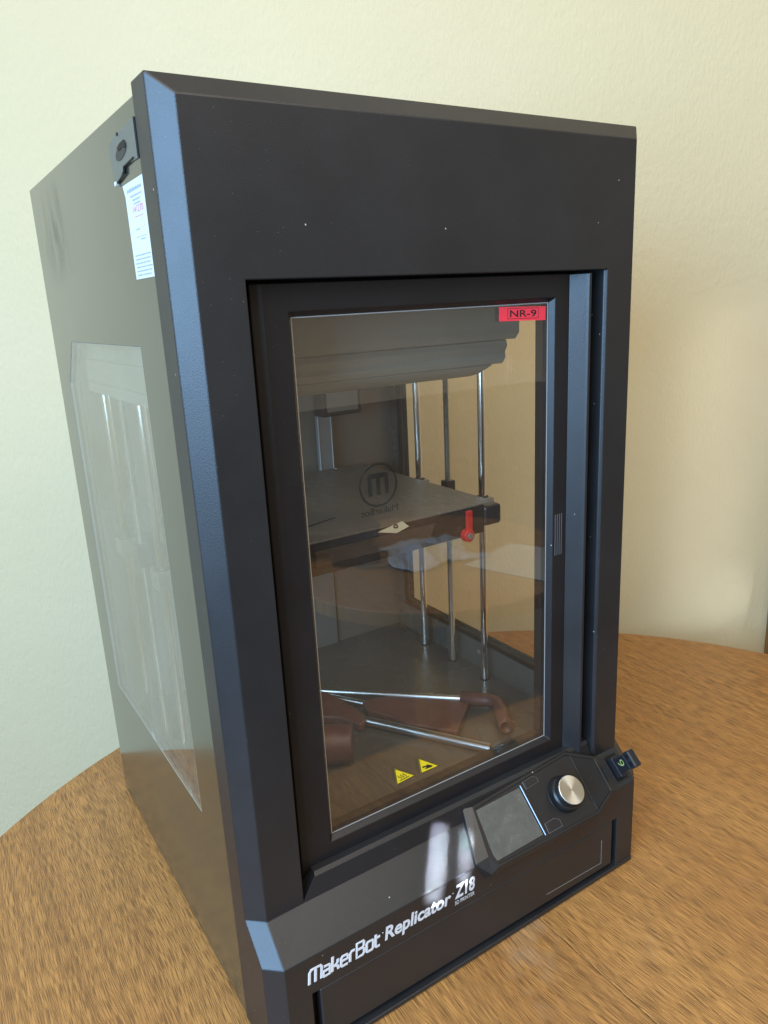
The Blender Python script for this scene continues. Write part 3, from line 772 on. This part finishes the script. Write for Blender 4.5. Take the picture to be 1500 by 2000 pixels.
# ---- rods, screws, plate
zf = .1405
for xr in (.467, W-.467):
    for y in (.378, .230):
        bm = NB(); tube(bm, (xr, y, zf-.004), (xr, y, .80), .0050, n=28); shade_auto(finish(bm, 'guide_rod', M['steel'], PR))
        bm = NB(); tube(bm, (xr, y, zf+.0001), (xr, y, zf+.0009), .0068, n=24, inner=.0052); finish(bm, 'rod_hole', M['darkgap'], PR)
    bm = NB(); prof = []; n_t = 330
    for k in range(n_t):
        z = k*.002; prof += [(.0034, z), (.0046, z+.001)]
    lathe(bm, prof, (xr, .306, zf), (0, 0, 1), 16); finish(bm, 'lead_screw', M['screw'], PR)
    bm = NB(); tube(bm, (xr, .306, zf+.0001), (xr, .306, zf+.0009), .0070, n=24, inner=.0050); finish(bm, 'rod_hole', M['darkgap'], PR)
    s_ = 1 if xr > .2 else -1
    for y in (.378, .230):
        bm = NB(); box(bm, xr-.010, xr+.010, y-.013, y+.013, .394, .4150); b_ = finish(bm, 'rod_bracket', M['zinc'], PR, .0012)
        bm = NB(); tube(bm, (xr, y, .4151), (xr, y, .4160), .0085, n=24, inner=.0052); finish(bm, 'bearing', M['darkgap'], b_)
    bm = NB(); box(bm, xr-.0075, xr+.0075, .2985, .3135, .398, .4255); finish(bm, 'screw_nut', M['usb'], PR, .001)

def plate_mat():
    s = NT('scratched_build_surface'); v = s.co()
    n = s.noise(v, 8, 6, .65); sc = s.noise(s.co((60, 9, 1), (0, 0, R(35))), 3, 6, .75, 1.5); sc2 = s.noise(s.co((70, 10, 1), (0, 0, R(-50))), 3, 6, .8, 1)
    msk = s.math('MULTIPLY', s.ramp(s.math('MAXIMUM', sc, sc2), [(.50, (0, 0, 0)), (.64, (1, 1, 1))]), s.ramp(s.noise(v, 6, 3), [(.34, (.1, .1, .1)), (.62, (1, 1, 1))]))
    col = s.mix(s.math('MULTIPLY', msk, .85), s.ramp(n, [(.3, (.15, .132, .115)), (.7, (.20, .18, .155))]), (.32, .30, .27))
    s.set(Base_Color=col, Roughness=.42); return s.m
M['plate'] = plate_mat()
bm = NB(); box(bm, W-.417, .417, .147, .462, .4290, .4350); bp_ = finish(bm, 'build_plate', M['plate'], PR, .0008)
bm = NB(); prism(bm, [(.150, .190, .4351), (.230, .215, .4351), (.2305, .2162, .4351), (.150, .194, .4351)], [(.150, .190, .4356), (.230, .215, .4356), (.2305, .2162, .4356), (.150, .194, .4356)])
finish(bm, 'tear', M['darkgap'], bp_)
for x, y in ((.160, .225), (.366, .455), (.215, .455)):
    bm = NB(); tube(bm, (x, y, .4351), (x, y, .4358), .0022, n=12); finish(bm, 'plate_screw', M['white'], bp_)
# carriage under the plate
bm = NB()
prism(bm, [(W-.414, .1345, .4380), (W-.414, .1500, .4284), (W-.414, .4600, .4284), (W-.414, .4600, .4120), (W-.414, .1550, .3960), (W-.414, .1345, .4010)],
          [(.3900, .1345, .4380), (.3900, .1500, .4284), (.3900, .4600, .4284), (.3900, .4600, .4120), (.3900, .1550, .4010), (.3900, .1345, .4030)])
car = finish(bm, 'carriage', M['gloss'], PR, .001)
bm = NB(); box(bm, .3902, .4170, .1335, .168, .4095, .4345); finish(bm, 'end_block', M['usb'], car, .004, seg=3)
bm = NB(); box(bm, .4155, .4600, .20, .40, .398, .4110); finish(bm, 'side_arm', M['usb'], car, .002)
bm = NB(); box(bm, .033, .0775, .20, .40, .398, .4110); finish(bm, 'side_arm', M['usb'], car, .002)
bm = NB(); prism(bm, [(.16, .1336, .4290), (.316, .1336, .4290), (.308, .1336, .4120), (.16, .1336, .4120)], [(.16, .1344, .4290), (.316, .1344, .4290), (.308, .1344, .4120), (.16, .1344, .4120)])
finish(bm, 'front_plate', simple('brown_tinted_plate', (.06, .045, .036), .35), car)
# red lever
bm = NB(); rot = R(4)
box(bm, .3568, .3655, .1262, .1300, .4105, .4365); lv = finish(bm, 'release_lever', M['red'], car, .0012)
bm = NB(); tube(bm, (.3595, .1335, .4062), (.3595, .1245, .4062), .0078, .0074, n=32); shade_auto(finish(bm, 'lever_hub', M['red'], lv, .0008))
bm = NB(); tube(bm, (.3597, .1246, .4062), (.3597, .1225, .4062), .0041, .0037, n=24); shade_auto(finish(bm, 'lever_screw', M['zinc'], lv))
bm = NB()
for k in range(8): box(bm, .3578, .3645, .1255, .1263, .4185+.0021*k, .4195+.0021*k)
finish(bm, 'lever_ridges', M['red'], lv)
# tape with a 9
tp = [(.2370, .4345), (.2700, .4408), (.2790, .4330), (.2620, .4285), (.2550, .4302)]
bm = NB(); prism(bm, [(x, .1330, z) for x, z in tp], [(x, .1334, z) for x, z in tp]); tpo = finish(bm, 'tape_label', M['cream'], car)
text_obj('9', 'lettering', M['ink'], 1, (.2570, .1329, .4312), (1, 0, -.12), (0, 0, 1), tpo, width=.0065, height=.0085, bold=.02)

# bellows (stepped curtain round the gantry)
def bel(nm, xr0, xr1, prof, par):
    bm = NB(); n = len(prof)
    A = [bm.verts.new((.02, y, z)) for y, z in prof]
    B = [bm.verts.new((xr0+(xr1-xr0)*i/(n-1), y, z)) for i, (y, z) in enumerate(prof)]
    A2 = [bm.verts.new((.02, .43, z)) for y, z in (prof[0], prof[-1])]
    B2 = [bm.verts.new((xr0 if i == 0 else xr1, .43, z)) for i, (y, z) in enumerate((prof[0], prof[-1]))]
    for i in range(n-1): bm.faces.new((A[i], A[i+1], B[i+1], B[i]))
    bm.faces.new(A+[A2[1], A2[0]]); bm.faces.new(B+[B2[1], B2[0]])
    bm.faces.new((A[0], B[0], B2[0], A2[0])); bm.faces.new((A[-1], B[-1], B2[1], A2[1])); bm.faces.new((A2[0], B2[0], B2[1], A2[1]))
    return shade_auto(finish(bm, nm, M['bellows'], par, .0012, seg=2), 50)
b1 = bel('bellows', .436, .432, [(.121, .680), (.121, .645), (.119, .637), (.124, .6295)], PR)
bel('bellows_fold', .418, .410, [(.124, .6293), (.120, .6230), (.122, .6160), (.1185, .6100), (.122, .6035)], b1)
bel('bellows_fold', .3955, .379, [(.1215, .6033), (.126, .5990), (.133, .5935), (.142, .5905)], b1)
# extruder cover at the back and its bar
bm = NB(); box(bm, .342, .4105, .440, .470, .5175, .62)
ex = finish(bm, 'extruder_cover', M['usb'], PR, .003)
bm = NB(); box(bm, .350, .402, .4385, .4402, .5245, .60); finish(bm, 'cover_window', simple('smoked_cover', (.25, .24, .21), .2), ex)
bm = NB(); box(bm, .3442, .3655, .462, .470, .36, .5170); br_ = finish(bm, 'rear_bar', simple('grey_bar', (.30, .31, .31), .35, .3), PR)
for x in (.3436, .3656):
    bm = NB(); box(bm, x, x+.0008, .4605, .4622, .36, .5170); finish(bm, 'bar_edge', M['white'], br_)

# ------------------------------------------------------------------ loose things
# usb stick
us = empty('usb_stick', 'black memory stick with a 9 in yellow-green marker, plugged in beside the dial', 'usb stick', SP(.4615, .0215, .0))
def upr(nm, x0, x1, s0, s1, ta, tb_, mat, par, bev):
    bm = NB(); c0 = us.location
    prism(bm, [SP(x, s, ta)-c0 for x, s in ((x0, s0), (x1, s0), (x1, s1), (x0, s1))], [SP(x, s, tb_)-c0 for x, s in ((x0, s0), (x1, s0), (x1, s1), (x0, s1))])
    return finish(bm, nm, mat, par, bev)
ub = upr('body', .4560, .4655, .0125, .0300, .010, .0300, M['usb'], us, .0012)
upr('plug_sleeve', .4552, .4664, .0090, .0335, .0006, .0098, M['usb'], us, .0008)
upr('end_cap', .4555, .4660, .0110, .0315, .0301, .0400, M['usb'], us, .0018)
for sa, sb in ((.0140, .0195), (.0230, .0285)):
    upr('key_slot', .45535, .4554, sa, sb, .0325, .0380, M['darkgap'], us, 0)
t9 = text_obj('9', 'lettering', M['marker'], 1, SP(.45585, .0165, .0130), -NN, SL, None, width=.0075, height=.0100, bold=-.012)
place(t9, SP(.45588, .0135, .0265)-us.location, SL, NN*-1.0 if False else NN, None)
t9.matrix_world = Matrix.Identity(4)
m = Matrix((SL, NN, SL.cross(NN))).transposed().to_4x4()
m.translation = SP(.45585, .0160, .0150)-us.location
t9.matrix_local = m; t9.parent = us

# things lying on the chamber floor
zc0 = zf+.0002
def tube_along(nm, a, b, r, mat, par, n=24, inner=None):
    bm = NB(); tube(bm, a, b, r, n=n, inner=inner); return shade_auto(finish(bm, nm, mat, par))
e1_ = empty('elbow_fitting_rod', 'silver rod ending in a brown bent tube fitting, rearmost on the chamber floor', 'rod fitting', (.33, .25, zc0))
E0 = e1_.location
tube_along('rod', Vector((.2300, .3440, .1530))-E0, Vector((.3960, .1835, .1530))-E0, .0042, M['alu_tube'], e1_)
bm = NB(); path = [Vector(q) for q in ((.3905, .1900, .1530), (.4150, .1640, .1530), (.4200, .1560, .1530), (.4205, .1480, .1530), (.4170, .1400, .1530), (.3905, .0980, .1530))]
rad = [.0098]*6
cu = bpy.data.curves.new('t', 'CURVE'); cu.dimensions = '3D'; cu.bevel_depth = .0095; cu.bevel_resolution = 6
sp_ = cu.splines.new('POLY'); sp_.points.add(len(path)-1)
for q, v_ in zip(sp_.points, path): q.co = (*(v_-E0), 1)
to = bpy.data.objects.new('t', cu); C.objects.link(to); bpy.context.view_layer.update()
me = bpy.data.meshes.new_from_object(to.evaluated_get(bpy.context.evaluated_depsgraph_get())); bpy.data.objects.remove(to)
me.materials.clear(); me.materials.append(M['brown']); el = bpy.data.objects.new('elbow', me); C.objects.link(el); el.parent = e1_; bm.free()
sf = el.modifiers.new('solid', 'SOLIDIFY'); sf.thickness = .0028; sf.offset = -1

e2_ = empty('brown_blade_part', 'flat brown blade-shaped plastic part with a silver rod, in the middle of the chamber floor', 'plastic part', (.33, .19, zc0))
E0 = e2_.location
bl = [(.2790, .2660), (.3000, .2640), (.3300, .2520), (.3480, .2400), (.3960, .1770), (.3370, .1290), (.2960, .1850), (.2930, .2050), (.2740, .2440)]
bm = NB(); prism(bm, [(x-E0.x, y-E0.y, 0.0) for x, y in bl], [(x-E0.x, y-E0.y, .0120) for x, y in bl]); finish(bm, 'blade', M['brown'], e2_, .0025, seg=3)
tube_along('rod', Vector((.2300, .3500, .1480))-E0, Vector((.2840, .2640, .1480))-E0, .0042, M['alu_tube'], e2_)

e3_ = empty('brown_handle_part', 'brown curved handle with a silver rod pointing at the front of the chamber', 'plastic part', (.24, .26, zc0))
E0 = e3_.location
hl = [(.2300, .3600), (.2500, .3330), (.2570, .2980), (.2640, .2480), (.2620, .2300), (.2550, .2190), (.2470, .2150), (.2330, .2480), (.2180, .2620), (.1950, .2900), (.2000, .3300)]
bm = NB(); prism(bm, [(x-E0.x, y-E0.y, 0.0) for x, y in hl], [(x-E0.x, y-E0.y, .0140) for x, y in hl]); finish(bm, 'handle', M['brown'], e3_, .004, seg=4)
tube_along('rod', Vector((.2560, .2360, .1480))-E0, Vector((.3500, .0810, .1470))-E0, .0060, M['alu_tube'], e3_, inner=.0046)

e4_ = empty('brown_cylinder_part', 'thick brown plastic cylinder lying nearest the left of the glass door', 'plastic part', (.20, .20, zc0))
E0 = e4_.location
c1 = Vector((.2080, .1680, zf+.0242)); ax = Vector((-.80, .52, 0)).normalized()
bm = NB(); lathe(bm, [(.0190, 0), (.0225, -.0008), (.0240, -.003), (.0234, -.010), (.0240, -.012), (.0234, -.09)], c1-E0, -ax, 40)
cyo = shade_auto(finish(bm, 'cylinder', M['brown'], e4_), 40)
